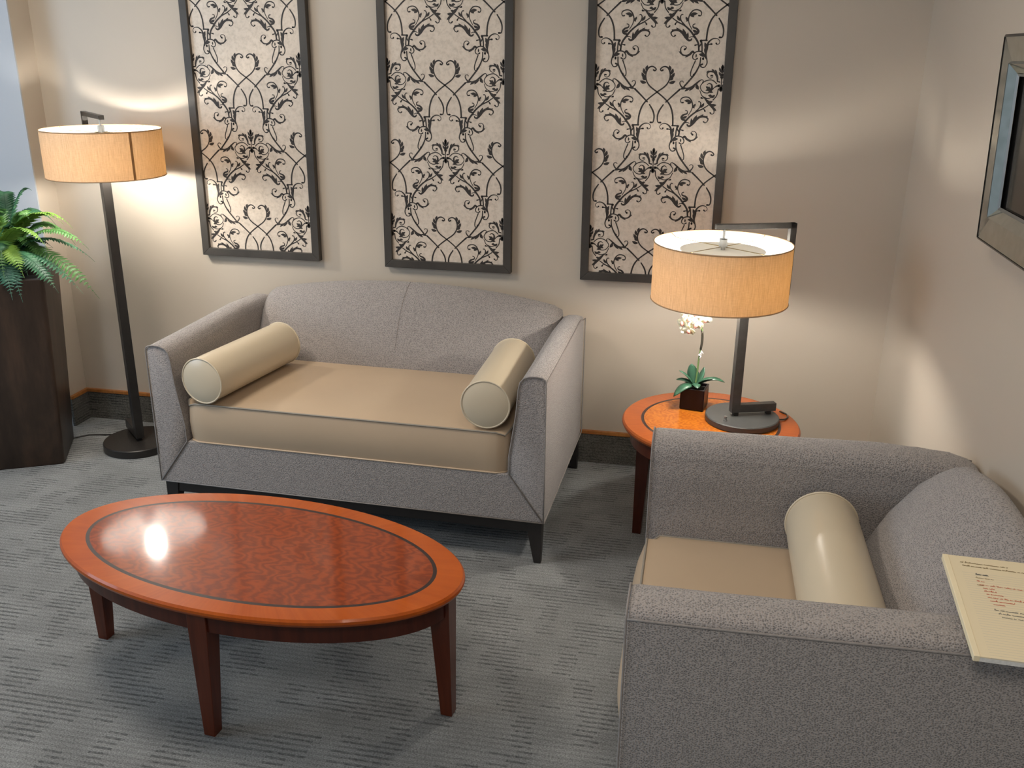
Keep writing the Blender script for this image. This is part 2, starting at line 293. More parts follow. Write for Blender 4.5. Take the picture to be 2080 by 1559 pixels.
def ribbon(bm,pts,ws,T,z,mi=1):
    p,wd=crom([(a,b,0) for a,b in pts],5,ws) if len(pts)>2 else ([Vector((a,b,0)) for a,b in pts],list(ws))
    n=len(p); L=[];R=[]
    for i in range(n):
        t=p[min(i+1,n-1)]-p[max(i-1,0)]
        if t.length<1e-6: t=Vector((1,0,0))
        t.normalize(); nn=Vector((-t.y,t.x,0))*wd[i]*.5
        L.append(bm.verts.new(T(p[i]+nn,z))); R.append(bm.verts.new(T(p[i]-nn,z)))
    for i in range(n-1):
        f=bm.faces.new((L[i],R[i],R[i+1],L[i+1])); f.material_index=mi
    for e in (0,n-1):     # round ends
        if wd[e]<1: continue
        q=[bm.verts.new(T(p[e]+Vector((math.cos(a),math.sin(a),0))*wd[e]*.5,z)) for a in [2*PI*j/10 for j in range(10)]]
        f=bm.faces.new(q); f.material_index=mi
def leafp(bm,tip,base,wd,T,z,mi=1):
    a,b=Vector((*tip,0)),Vector((*base,0)); d=a-b; n=Vector((-d.y,d.x,0)).normalized()*wd*.5
    prof=[(0,.35),(.25,.85),(.5,1),(.72,.75),(.9,.3)]
    bend=n*.35
    l=[b+d*t+n*s+bend*math.sin(t*PI) for t,s in prof]; r=[b+d*t-n*s+bend*math.sin(t*PI) for t,s in prof]
    q=[bm.verts.new(T(v,z)) for v in l+[a]+r[::-1]]
    f=bm.faces.new(q); f.material_index=mi
def scroll_panel(cx,zb,hx,hz,label,rz):
    H=1.36; Wd=.514; fw=.031; D=.030
    t=thing('wall_panel',label,'wall art',(cx,-.0005,zb),0,'tall scroll pattern wall panels')
    t.rotation_euler=(0,rz,0)
    x0,x1,z0,z1=-Wd/2+fw-.004,Wd/2-fw+.004,fw-.004,H-fw+.004
    bm=bmesh.new(); B(bm,x0,x1,-.016,-.002,z0,z1)
    def mk(ox,oz,s):
        def T(v,zz): return Vector((hx+ox+s*v.x/1000,-.0164-zz,hz+oz+v.y/1000))
        return T
    P=PAT['P']/1000; hw=.2225; sub=bmesh.new()
    lay=0
    for col,kk in ((0,0),(-1,.5),(1,.5),(0,1),(0,0)):
        pass
    for i in range(-3,4):
        for col in (-1,0,1):
            oz=P*i+(P*.5 if col else 0)
            if oz+hz>H+.6 or oz+hz<-.1: continue
            for s in (1,-1):
                T=mk(col*hw,oz,s); lay=0
                for pts,ws in PAT['S']: ribbon(sub,pts,[x*1.22 for x in ws],T,lay); lay+=1e-6
                for a,b,wd in PAT['L']: leafp(sub,a,b,wd*1.15,T,lay); lay+=1e-6
    for co,no in (((x0+.001,0,0),(-1,0,0)),((x1-.001,0,0),(1,0,0)),((0,0,z0+.001),(0,0,-1)),((0,0,z1-.001),(0,0,1))):
        bmesh.ops.bisect_plane(sub,geom=sub.verts[:]+sub.edges[:]+sub.faces[:],plane_co=co,plane_no=no,clear_outer=True)
    for f in sub.faces:
        f.normal_update()
        if f.normal.y>0: f.normal_flip()
    me=bpy.data.meshes.new('tmp'); sub.to_mesh(me); sub.free()
    bmesh.ops.recalc_face_normals(bm,faces=bm.faces)
    bm.from_mesh(me); bpy.data.meshes.remove(me)
    me=bpy.data.meshes.new('printed_sheet'); bm.to_mesh(me); bm.free()
    link('printed_sheet',me,[M['print_ground'],M['print_ink']],t,smooth=False)
    # mitred frame
    fr=bmesh.new()
    for k2 in range(4):
        cs=[(-Wd/2,0),(Wd/2,0),(Wd/2,H),(-Wd/2,H)]; ci=[(-Wd/2+fw,fw),(Wd/2-fw,fw),(Wd/2-fw,H-fw),(-Wd/2+fw,H-fw)]
        a,b=k2,(k2+1)%4
        q=[cs[a],cs[b],ci[b],ci[a]]
        fv=[fr.verts.new((x,-D,z)) for x,z in q]; bv=[fr.verts.new((x,0,z)) for x,z in q]
        fr.faces.new(fv); fr.faces.new(bv[::-1])
        for j in range(4): fr.faces.new((fv[j],fv[(j+1)%4],bv[(j+1)%4],bv[j]))
    obj('frame',fr,M['frame'],t,smooth=False,bev=.0015)
    return t
scroll_panel(-1.757,.789,-.008,1.494-.789,'scroll patterned champagne wall panel in dark frame, nearest the floor lamp',.004)
scroll_panel(-.965,.780,-.003,1.478-.780,'scroll patterned champagne wall panel in dark frame, above the loveseat back, between two others',.002)
scroll_panel(-.178,.7725,-.002,1.467-.7725,'scroll patterned champagne wall panel in dark frame, partly hidden by the table lamp shade',-.003)
# ================================================================== MIRROR ON RIGHT WALL
def mirror():
    y0,z0,z1=-1.092,1.191,1.648; y1=y0-.60; d=.040
    t=thing('wall_mirror','dark edged mirror with slanted silvery border hanging on the right wall','mirror',(XR-.003,(y0+y1)/2,z0-.012))
    t.rotation_euler=(0,math.radians(-2.0),0); hw=(y0-y1)/2; H=z1-z0+.012
    k=NT('aged_mirror_glass'); n=k.noise(k.co(),40,3); k.P('Base Color',k.ramp(n,[(.3,(.44,.45,.40)),(.7,(.54,.54,.49))])); k.P('Metallic',.92); k.P('Roughness',.10); mg=k.m
    def ring(bm,o0,o1,x0,x1):
        A=[(-hw+o0,o0),(hw-o0,o0),(hw-o0,H-o0),(-hw+o0,H-o0)]; C=[(-hw+o1,o1),(hw-o1,o1),(hw-o1,H-o1),(-hw+o1,H-o1)]
        for i in range(4):
            j=(i+1)%4
            bm.faces.new([bm.verts.new((-x0,A[i][0],A[i][1])),bm.verts.new((-x0,A[j][0],A[j][1])),bm.verts.new((-x1,C[j][0],C[j][1])),bm.verts.new((-x1,C[i][0],C[i][1]))])
    bm=bmesh.new(); ring(bm,0,.0,0,d-.006); ring(bm,0,.006,d-.006,d-.002); obj('edge',bm,M['frame'],t,smooth=False)
    bm=bmesh.new(); ring(bm,.006,.060,d-.004,d-.012); obj('outer_bevel_border',bm,mg,t,smooth=False)
    bm=bmesh.new(); ring(bm,.062,.085,d-.004,d-.020); obj('inner_bevel_border',bm,mg,t,smooth=False)
    bm=bmesh.new(); ring(bm,.0585,.0625,d-.010,d-.003); ring(bm,.0845,.090,d-.018,d-.022); obj('border_bead',bm,M['steel'],t,smooth=False)
    bm=bmesh.new(); B(bm,-.012,-.006,-hw+.07,hw-.07,.07,H-.07); obj('glass',bm,simple('mirror_glass_painted_dark',(.004,.004,.004),.12,.0),t,smooth=False)  # near-black colour stands in for the dark room reflected in the glass
mirror()
# ================================================================== UPHOLSTERED SEATS
def rounded(pts,r=None): return pts
def seat(name,label,cat,W,D,AH,loc,rz,zs=(.317,.457),crown=.07,AT=.088,endz=.030,bulge=.010):
    t=thing(name,label,cat,loc,rz)
    xo=W/2; yf=-D/2; yr=D/2; zb=.155; zi=zs[0]
    F=M['fabric']
    def armprof(s,k=0.0):
        p=[(xo,zb),(xo,.35),(xo,AH-.02),(xo-.003,AH-.008),(xo-.012,AH-.002),(xo-.030,AH+.001),(xo-AT+.033,AH-.001),(xo-AT+.016,AH-.008),(xo-AT+.005,AH-.022),(xo-AT,AH-.045),(xo-max(AT+.004,.095),AH-.13),(xo-.117,zi+.06),(xo-.118,zi)]
        return [(s*x,z) for x,z in p]
    for s in (1,-1):
        bm=bmesh.new(); secs=[]
        for i,y in enumerate([yf,yf+.004,yf+.012,yf+.15,yf+.35,yf+.55,yr-.06,yr-.015,yr]):
            sh=[.004,.001,0,0,0,0,0,.003,.012][i]
            lift=.012*smoothstep((y-yf)/D)-.024*smoothstep((y-(yr-.13))/.13)
            pr=armprof(s)
            cx=sum(p[0] for p in pr)/len(pr)
            secs.append([(x+(cx-x)*(sh/.06),y,z+lift*(z-zb)/(AH-zb)-(sh if z>AH-.05 else 0)) for x,z in pr])
        loft(bm,secs); a=obj('arm',bm,F,t,auto=.9)
        # piping: front outline, outer top seam, outer bottom, rear vertical
        e=.0015
        fp=[(x+s*0,yf-e,z) for x,z in armprof(s)]
        tubeobj('front_piping',[*fp,fp[0]],.0024,M['fabric_pipe'],a,6)
        lf=lambda y:.012*smoothstep((y-yf)/D)-.024*smoothstep((y-(yr-.13))/.13)
        top=[(s*(xo+.0004),yr-(yr-yf)*q/24,AH-.016+lf(yr-(yr-yf)*q/24)) for q in range(0,25)]
        tubeobj('side_piping',[(s*(xo+e),yf,zb),(s*(xo+e),yr-.004,zb),(s*(xo+e*.6),yr-.004,AH-.045),*top],.0024,M['fabric_pipe'],a,6)
    # seat deck and front rail (mitred corners)
    bm=bmesh.new()
    prof=[(-xo,zb),(xo,zb),(xo-.118,zi-.002),(-xo+.118,zi-.002)]
    loft(bm,[[(x,y,z) for x,z in prof] for y in (yf+.001,yf+.2,yr-.02)])
    dk=obj('front_rail',bm,F,t,bev=.003)
    tubeobj('rail_piping',[(-xo,yf-.0012,zb),(xo,yf-.0012,zb)],.0024,M['fabric_pipe'],dk,6)
    # back pad: reclined, arched crest
    bm=bmesh.new(); secs=[]; N=40; xi=xo-AT+.004
    for i in range(N+1):
        u=-1+2*i/N; e=abs(u)
        zt=AH+endz+crown*(1-abs(u)**2.1)
        rnd=max(0,(e-.93)/.07); zt-=.014*rnd**2
        sink=.014*rnd**2
        base=[(yr-.004,zb),(yr-.001,.35),(yr-.004,zt-.10),(yr-.012,zt-.035),(yr-.028,zt-.010),(yr-.050,zt),(yr-.078,zt-.006),(yr-.106,zt-.022),(yr-.146,zt-.056),(yr-.204,zt-.130),(yr-.250,zt-.215),(yr-.276,.46),(yr-.285,.38),(yr-.285,zb+.02)]
        sec=[]
        for j,(y,z) in enumerate(base):
            if j>=5: y+=sink+.0*e
            puff=.012*(1-u*u) if 8<=j<=11 else 0
            x=u*xi
            # the pad meets flaring arms: narrower lower down
            if z<AH-.04: x=u*(xi-.028*min(1,(AH-.04-z)/.25))
            sec.append((x,y-puff,z))
        secs.append(sec)
    loft(bm,secs); bk=obj('backrest',bm,F,t,auto=1.2)
    # crown seam down the middle
    if W>1.1:
        mid=secs[N//2]; tubeobj('centre_seam',[(x,y-.0004,z+.0002) for x,y,z in crom(mid[5:11],5)],.0007,M['fabric'],bk,6)
    # seat cushion
    hw=xo-.121; z0,z1=zs; y0,y1=yf+.003,yr-.262; bm=bmesh.new()
    nx,ny,nz=28,16,6
    def cp(a,b,cz):
        x=a*hw; y=(y0+y1)/2+b*(y1-y0)/2; z=z0+(z1-z0)*cz
        dome=(1-abs(a)**4)*(1-abs(b)**3)
        if cz>.99: z+=.010*dome
        bul=math.sin(cz*PI)*bulge
        fx=1-abs(a)**6
        if b<-.99: y-=bul*(.4+.6*fx)
        if abs(a)>.99: x+=math.copysign(bul*.3,a)
        # softened corners
        c=max(0,abs(a)-.96)/.04*max(0,-b-.9)/.1
        x-=math.copysign(.012*c,a); y+=.012*c
        z-=(.012*c if cz>.5 else 0)
        return (x,y,z)
    vd={}
    def gv(i,j,k3):
        key=(i,j,k3)
        if key not in vd: vd[key]=bm.verts.new(cp(-1+2*i/nx,-1+2*j/ny,k3/nz))
        return vd[key]
    for i in range(nx):
        for j in range(ny):
            for k3 in (0,nz): bm.faces.new((gv(i,j,k3),gv(i+1,j,k3),gv(i+1,j+1,k3),gv(i,j+1,k3)))
    for k3 in range(nz):
        for i in range(nx):
            for j in (0,ny): bm.faces.new((gv(i,j,k3),gv(i+1,j,k3),gv(i+1,j,k3+1),gv(i,j,k3+1)))
        for j in range(ny):
            for i in (0,nx): bm.faces.new((gv(i,j,k3),gv(i,j+1,k3),gv(i,j+1,k3+1),gv(i,j,k3+1)))
    cu=obj('seat_cushion',bm,M['leather'],t,auto=.75)
    for cz,mat in ((1,'piping_dark'),(0,'leather')):
        loop=[cp(1,b,cz) for b in [1-2*j/ny for j in range(ny+1)]]+[cp(a,-1,cz) for a in [1-2*i/nx for i in range(1,nx)]]+[cp(-1,b,cz) for b in [-1+2*j/ny for j in range(ny+1)]]
        tubeobj('cushion_piping',[(x*1.0,y-.0015,z) for x,y,z in loop],.0030,M[mat],cu,6)
    # ebonised plinth and legs
    bm=bmesh.new(); g=.012
    for (a,b,c2,d2) in ((-xo+g,xo-g,yf+g,yf+g+.022),(-xo+g,xo-g,yr-g-.022,yr-g),(-xo+g,-xo+g+.022,yf+g+.022,yr-g-.022),(xo-g-.022,xo-g,yf+g+.022,yr-g-.022)):
        B(bm,a,b,c2,d2,.112,.1545)
    obj('base_frame',bm,M['sofa_wood'],t,smooth=False,bev=.002)
    for sx in (-1,1):
        for sy in (-1,1):
            bm=bmesh.new(); xa,ya=sx*(xo-.008),(yf+.008 if sy<0 else yr-.008)
            def sq(z,w2): return [(xa,ya,z),(xa-sx*w2,ya,z),(xa-sx*w2,ya-sy*w2,z),(xa,ya-sy*w2,z)]
            loft(bm,[sq(0,.024),sq(.10,.044),sq(.154,.050)]); obj('leg',bm,M['sofa_wood'],t,smooth=False,bev=.002)
    return t
seat('loveseat','taupe woven two-seat sofa with leather seat cushion standing under the wall panels','sofa',1.378,.81,.655,(-1.103,-.448,0),math.radians(-1.3),crown=.062,endz=.024)
seat('armchair','taupe woven armchair with leather seat cushion backed against the right wall','armchair',.880,.772,.688,(.3145,-1.7025,0),-PI/2,zs=(.300,.432),crown=.055,AT=.122,endz=.008,bulge=.027)
# ================================================================== BOLSTERS
def bolster(label,c,r,L,rz,mat,tilt=0,capm='leather_light'):
    t=thing('bolster_pillow',label,'pillow',c,rz,'cream leather bolster pillows'); t.rotation_euler=(tilt,0,rz)
    bm=bmesh.new(); n=48; secs=[]
    for y,k2 in ((-L/2,.97),(-L/2+.012,.985),(-L/2+.05,1),(-L/4,1.0),(0,1.0),(L/4,1.0),(L/2-.05,1),(L/2-.012,.985),(L/2,.97)):
        secs.append([(r*k2*math.cos(2*PI*i/n),y,r*k2*math.sin(2*PI*i/n)) for i in range(n)])
    loft(bm,secs,cap=False); obj('body',bm,M[mat],t)
    for s in (-1,1):
        bm=bmesh.new(); cr=[]
        for q in (.965,.8,.55,.3):
            cr.append([bm.verts.new((r*q*math.cos(2*PI*i/n),s*(L/2+.012*(1-(q/.965)**2)**.8+.0005),r*q*math.sin(2*PI*i/n))) for i in range(n)])
        for a,b in zip(cr,cr[1:]):
            for i in range(n): bm.faces.new((a[i],a[(i+1)%n],b[(i+1)%n],b[i]))
        cv2=bm.verts.new((0,s*(L/2+.0125),0))
        for i in range(n): bm.faces.new((cr[-1][i],cr[-1][(i+1)%n],cv2))
        e=obj('end_cap',bm,M[capm],t)
        tubeobj('end_piping',[(r*.985*math.cos(2*PI*i/n),s*L/2,r*.985*math.sin(2*PI*i/n)) for i in range(n)],.0032,M[capm],e,6,True)
    return t
bolster('cream leather bolster leaning against the loveseat arm nearest the floor lamp',(-1.562,-.612,.5455),.0795,.475,math.radians(-9),'leather_light',.0)
bolster('cream leather bolster against the loveseat arm nearest the side table',(-.622,-.618,.5455),.0795,.470,math.radians(.5),'leather_light',.0)
bolster('cream leather bolster lying across the armchair seat against its backrest',(.345,-1.690,.528),.0850,.54,0,'leather_light',.0)
# ================================================================== TABLES
def ellring(bm,a,b,z,n=96): return [bm.verts.new((a*math.cos(2*PI*i/n),b*math.sin(2*PI*i/n),z)) for i in range(n)]
def bridge(bm,A,Bq,mi=0,n=96):
    for i in range(n):
        f=bm.faces.new((A[i],A[(i+1)%n],Bq[(i+1)%n],Bq[i])); f.material_index=mi
def table(name,label,cat,loc,rz,a,b,H,ins_a,ins_b,legw,apr,th=.020,legin=.0):
    t=thing(name,label,cat,loc,rz)
    bm=bmesh.new(); lw=.0095
    r0=ellring(bm,a-.016,b-.016,H-th-.006); r1=ellring(bm,a-.004,b-.004,H-th+.001); r2=ellring(bm,a,b,H-th*.55); r3=ellring(bm,a-.001,b-.001,H-.005); r4=ellring(bm,a-.006,b-.006,H)
    A0,B0=a-ins_a,b-ins_b
    r5=ellring(bm,A0+lw,B0+lw,H); r6=ellring(bm,A0,B0,H)
    r7=ellring(bm,A0-.0006,B0-.0006,H)
    for p,q,mi in ((r0,r1,0),(r1,r2,0),(r2,r3,0),(r3,r4,0),(r4,r5,0),(r5,r6,2),(r6,r7,2)): bridge(bm,p,q,mi)
    f=bm.faces.new(r7); f.material_index=1; bm.faces.new(r0[::-1]).material_index=3
    obj('tabletop',bm,[M['cherry_top' if name=='coffee_table' else 'cherry_top_warm'],M['cherry_burl' if name=='coffee_table' else 'cherry_burl_warm'],M['inlay'],M['cherry_dark']],t,auto=.6)
    bm=bmesh.new(); z1=H-th-.006; z0=z1-apr
    o0=ellring(bm,a-.030,b-.030,z1);o1=ellring(bm,a-.030,b-.030,z0);i1=ellring(bm,a-.050,b-.050,z0);i0=ellring(bm,a-.050,b-.050,z1)
    bridge(bm,o0,o1);bridge(bm,o1,i1);bridge(bm,i1,i0);bridge(bm,i0,o0); obj('apron',bm,M['cherry_dark'],t,auto=.6)
    for dx,dy in ((1,0),(-1,0),(0,1),(0,-1)):
        ex,ey=dx*(a-.024-legin),dy*(b-.024-legin); bm=bmesh.new()
        def sq(z,w2,off):
            # outer face stays put, inner side tapers
            cx=ex-dx*w2/2+dx*off; cy=ey-dy*w2/2+dy*off
            return [(cx-w2/2,cy-w2/2,z),(cx+w2/2,cy-w2/2,z),(cx+w2/2,cy+w2/2,z),(cx-w2/2,cy+w2/2,z)]
        loft(bm,[sq(0,legw*.60,.000),sq(z0,legw,0),sq(z1,legw,0)]); obj('leg',bm,M['cherry_dark'] if name!='coffee_table' else M['cherry_leg'],t,smooth=False,bev=.002)
    return t
M['cherry_leg']=wood('cherry_leg_wood',(.105,.022,.008),(.065,.013,.005),.34,'straight',.6)
CT=(-1.062,-1.582); CR=math.radians(-6.15)
table('coffee_table','oval cherry coffee table with dark inlay line standing on the carpet','coffee table',(*CT,0),CR,.567,.291,.380,.082,.062,.052,.052)
ST=(.085,-.593); SZ=.450
table('side_table','round cherry side table with dark inlay ring behind the armchair','side table',(*ST,0),math.radians(-6),.290,.290,SZ,.072,.072,.050,.050,legin=.03)
# ================================================================== LAMPS
k=NT('linen_shade_outside'); v=k.co(); sx=k.n('ShaderNodeSeparateXYZ'); k.put(sx.inputs[0],v)
fine=k.noise(k.co((1,1,.06)),330,3,.7); fine2=k.noise(k.co((1,1,12)),60,2,.6)
mod=k.math('ADD',k.math('MULTIPLY',fine,.7),k.math('MULTIPLY',fine2,.3))
colr=k.ramp(mod,[(.30,(.60,.42,.27)),(.70,(.86,.66,.46))])
tr=k.n('ShaderNodeBsdfTranslucent'); tcol=k.ramp(mod,[(.30,(.28,.112,.016)),(.70,(.42,.185,.032))]); k.put(tr.inputs[0],tcol)
df=k.n('ShaderNodeBsdfDiffuse'); k.put(df.inputs[0],colr)
geo=k.n('ShaderNodeNewGeometry'); k.put(df.inputs[0],k.mix(geo.outputs['Backfacing'],colr,(.88,.88,.86)))
mx=k.n('ShaderNodeMixShader'); mx.inputs[0].default_value=.118; k.t.links.new(df.outputs[0],mx.inputs[1]); k.t.links.new(tr.outputs[0],mx.inputs[2])
k.t.links.new(mx.outputs[0],k.t.nodes['Material Output'].inputs[0]); M['shade']=k.m
M['shade_in']=simple('shade_white_lining',(.86,.85,.82),.8,var=.01)
k=NT('opal_diffuser'); tr=k.n('ShaderNodeBsdfTranslucent'); tr.inputs[0].default_value=(.9,.86,.78,1); df=k.n('ShaderNodeBsdfDiffuse'); df.inputs[0].default_value=(.85,.83,.78,1)
mx=k.n('ShaderNodeMixShader'); mx.inputs[0].default_value=.118; k.t.links.new(df.outputs[0],mx.inputs[1]); k.t.links.new(tr.outputs[0],mx.inputs[2]); k.t.links.new(mx.outputs[0],k.t.nodes['Material Output'].inputs[0]); M['opal']=k.m
def bulbmat(name,col,st):
    k=NT(name); k.P('Base Color',(1,1,1)); k.P('Emission Color',col); k.P('Emission Strength',st); return k.m
def lamp(name,label,cat,base,rz,br,bth,post_z,sh_c,sr,sz0,sz1,arm_z,arm_len,pw,bulb_z,strength,post_off,seam=None,tilt=(0,0),disc=None,cord=None,switch=False):
    """local frame: x axis runs along the arm; origin at the table or floor under the base centre"""
    t=thing(name,label,cat,base,rz); bz=bth
    mt=M['lamp_metal'] if name=='table_lamp' else M['black_metal']
    bm=bmesh.new(); lathe(bm,[(br-.003,0),(br,.003),(br,bth-.003),(br-.003,bth)],72); obj('base',bm,M['base_metal'] if name=='table_lamp' else M['black_metal'],t,auto=.5)
    px=post_off; h=pw/2
    bm=bmesh.new(); B(bm,px-h,px+h,-h*.8,h*.8,bth+.012,post_z); B(bm,px+h-.001,px+h+.125,-h*.8,h*.8,bth+.012,bth+.012+pw*.9); obj('post',bm,mt if name=='floor_lamp' else M['lamp_metal'],t,smooth=False,bev=.0015)
    for sx0 in (px-.003,px+h+.095):
        bm=bmesh.new(); B(bm,sx0,sx0+.015,-.008,.008,bth-.001,bth+.013); obj('spacer',bm,M['black_metal'],t,smooth=False)
    sc=sh_c
    # carrying arm: out from the post behind the shade, up, and back over the top to the finial
    aw=.020; ex=sc+arm_len; zc=sz0+.016
    bm=bmesh.new(); B(bm,px+h-.002,ex,-aw*.25,aw*.25,zc-.006,zc+.004); B(bm,ex-aw,ex,-aw/2,aw/2,zc-.006,arm_z); B(bm,sc-.028,ex,-aw/2,aw/2,arm_z-.016,arm_z); obj('arm',bm,mt,t,smooth=False,bev=.001)
    bm=bmesh.new(); lathe(bm,[(.004,sz1-.03),(.004,arm_z-.012)],16,cx=sc); lathe(bm,[(.013,sz1-.012),(.013,sz1+.012)],24,cx=sc); obj('finial',bm,M['steel'],t,auto=.6)
    # shade
    bm=bmesh.new(); n=128
    def ring(r,z): return [bm.verts.new((sc+r*math.cos(2*PI*i/n),r*math.sin(2*PI*i/n),z)) for i in range(n)]
    a=ring(sr,sz0);b=ring(sr,sz1)
    for i in range(n): bm.faces.new((a[i],a[(i+1)%n],b[(i+1)%n],b[i]))
    me=bpy.data.meshes.new('lamp_shade'); bm.to_mesh(me); bm.free(); s=link('lamp_shade',me,M['shade'],t)
    bm=bmesh.new(); 
    for zz in (sz0,sz1): tube(bm,[(sc+sr*math.cos(2*PI*i/n),sr*math.sin(2*PI*i/n),zz) for i in range(n)],.0022,6,closed=True)
    obj('shade_trim',bm,M['shade_trim'],s)
    if seam is not None:
        bm=bmesh.new(); da=.021
        q=[(sc+(sr+.0012)*math.cos(seam+d),(sr+.0012)*math.sin(seam+d),z) for d,z in ((-da,sz0),(da,sz0),(da,sz1),(-da,sz1))]
        q2=[(sc+(sr+.0004)*math.cos(seam+d),(sr+.0004)*math.sin(seam+d),z) for d,z in ((-da,sz0),(da,sz0),(da,sz1),(-da,sz1))]
        loft(bm,[q2,q]); obj('shade_seam',bm,M['seam'],s,smooth=False)
    bm=bmesh.new()
    for q in range(4):
        an=PI/4+q*PI/2-.25; r2=sr-.002
        tube(bm,[(sc,0,sz1-.012),(sc+r2*.9*math.cos(an),r2*.9*math.sin(an),sz1-.012),(sc+r2*math.cos(an),r2*math.sin(an),sz1-.001)],.0013,6)
    obj('spider',bm,M['brass'],s)
    if disc:
        bm=bmesh.new(); lathe(bm,[(disc,sz1-.024),(disc,sz1-.022)],64,cx=sc); obj('diffuser_disc',bm,M['opal'],t,auto=.5)
    bm=bmesh.new(); lathe(bm,[(.014,bulb_z+.030),(.016,bulb_z+.036),(.016,sz1-.030),(.006,sz1-.026),(.006,sz1-.010)],20,cx=sc); obj('socket',bm,M['steel'],t,auto=.6)
    bm=bmesh.new(); lathe(bm,[(.003,bulb_z-.034),(.014,bulb_z-.031),(.025,bulb_z-.020),(.030,bulb_z-.004),(.028,bulb_z+.010),(.018,bulb_z+.024),(.012,bulb_z+.032)],24,cx=sc)
    obj('bulb',bm,bulbmat(name+'_bulb_glow',LAMP_COL,strength),t)
    if cord: tubeobj('cord',cord,.0026 if name=='table_lamp' else .0032,M['black_metal'],t,6)
    if switch:
        bm=bmesh.new(); lathe(bm,[(.006,bth),(.006,bth+.003),(.0035,bth+.004),(.0035,bth+.010),(.0055,bth+.011),(.0055,bth+.015)],16,cx=-br*.62,cy=-br*.36); obj('switch_knob',bm,M['steel'],t,auto=.6)
    return t
M['base_metal']=simple('satin_grey_metal',(.060,.060,.058),.45,.3,.06,30)
M['shade_trim']=simple('linen_trim_edge',(.42,.27,.15),.8)
M['seam']=simple('shade_seam_tape',(.25,.12,.04),.8)
M['brass']=simple('spider_wire_brass',(.40,.30,.14),.35,.8)
lamp('table_lamp','table lamp with tan drum shade and angular dark metal arm on the side table','lamp',(.187,-.567,SZ),math.radians(20),.120,.022,.420,-.116,.212,.417,.598,.656,.232,.030,.489,370,-.028,disc=.131,switch=True,
     cord=[(.11,-.02,.006),(.145,-.015,.004),(.165,.005,.003),(.172,.03,.003),(.160,.06,.003)])
lamp('floor_lamp','tall floor lamp with amber drum shade between the fern planter and loveseat','lamp',(-2.268,-.262,0),math.radians(137),.142,.034,1.146,-.062,.214,1.141,1.312,1.362,.262,.042,1.198,345,-.014,seam=math.radians(-30-137),disc=.136,
     cord=[(.11,.03,.006),(.18,.06,.003),(.24,.15,.003),(.24,.25,.003),(.21,.33,.003),(.22,.45,.003)])
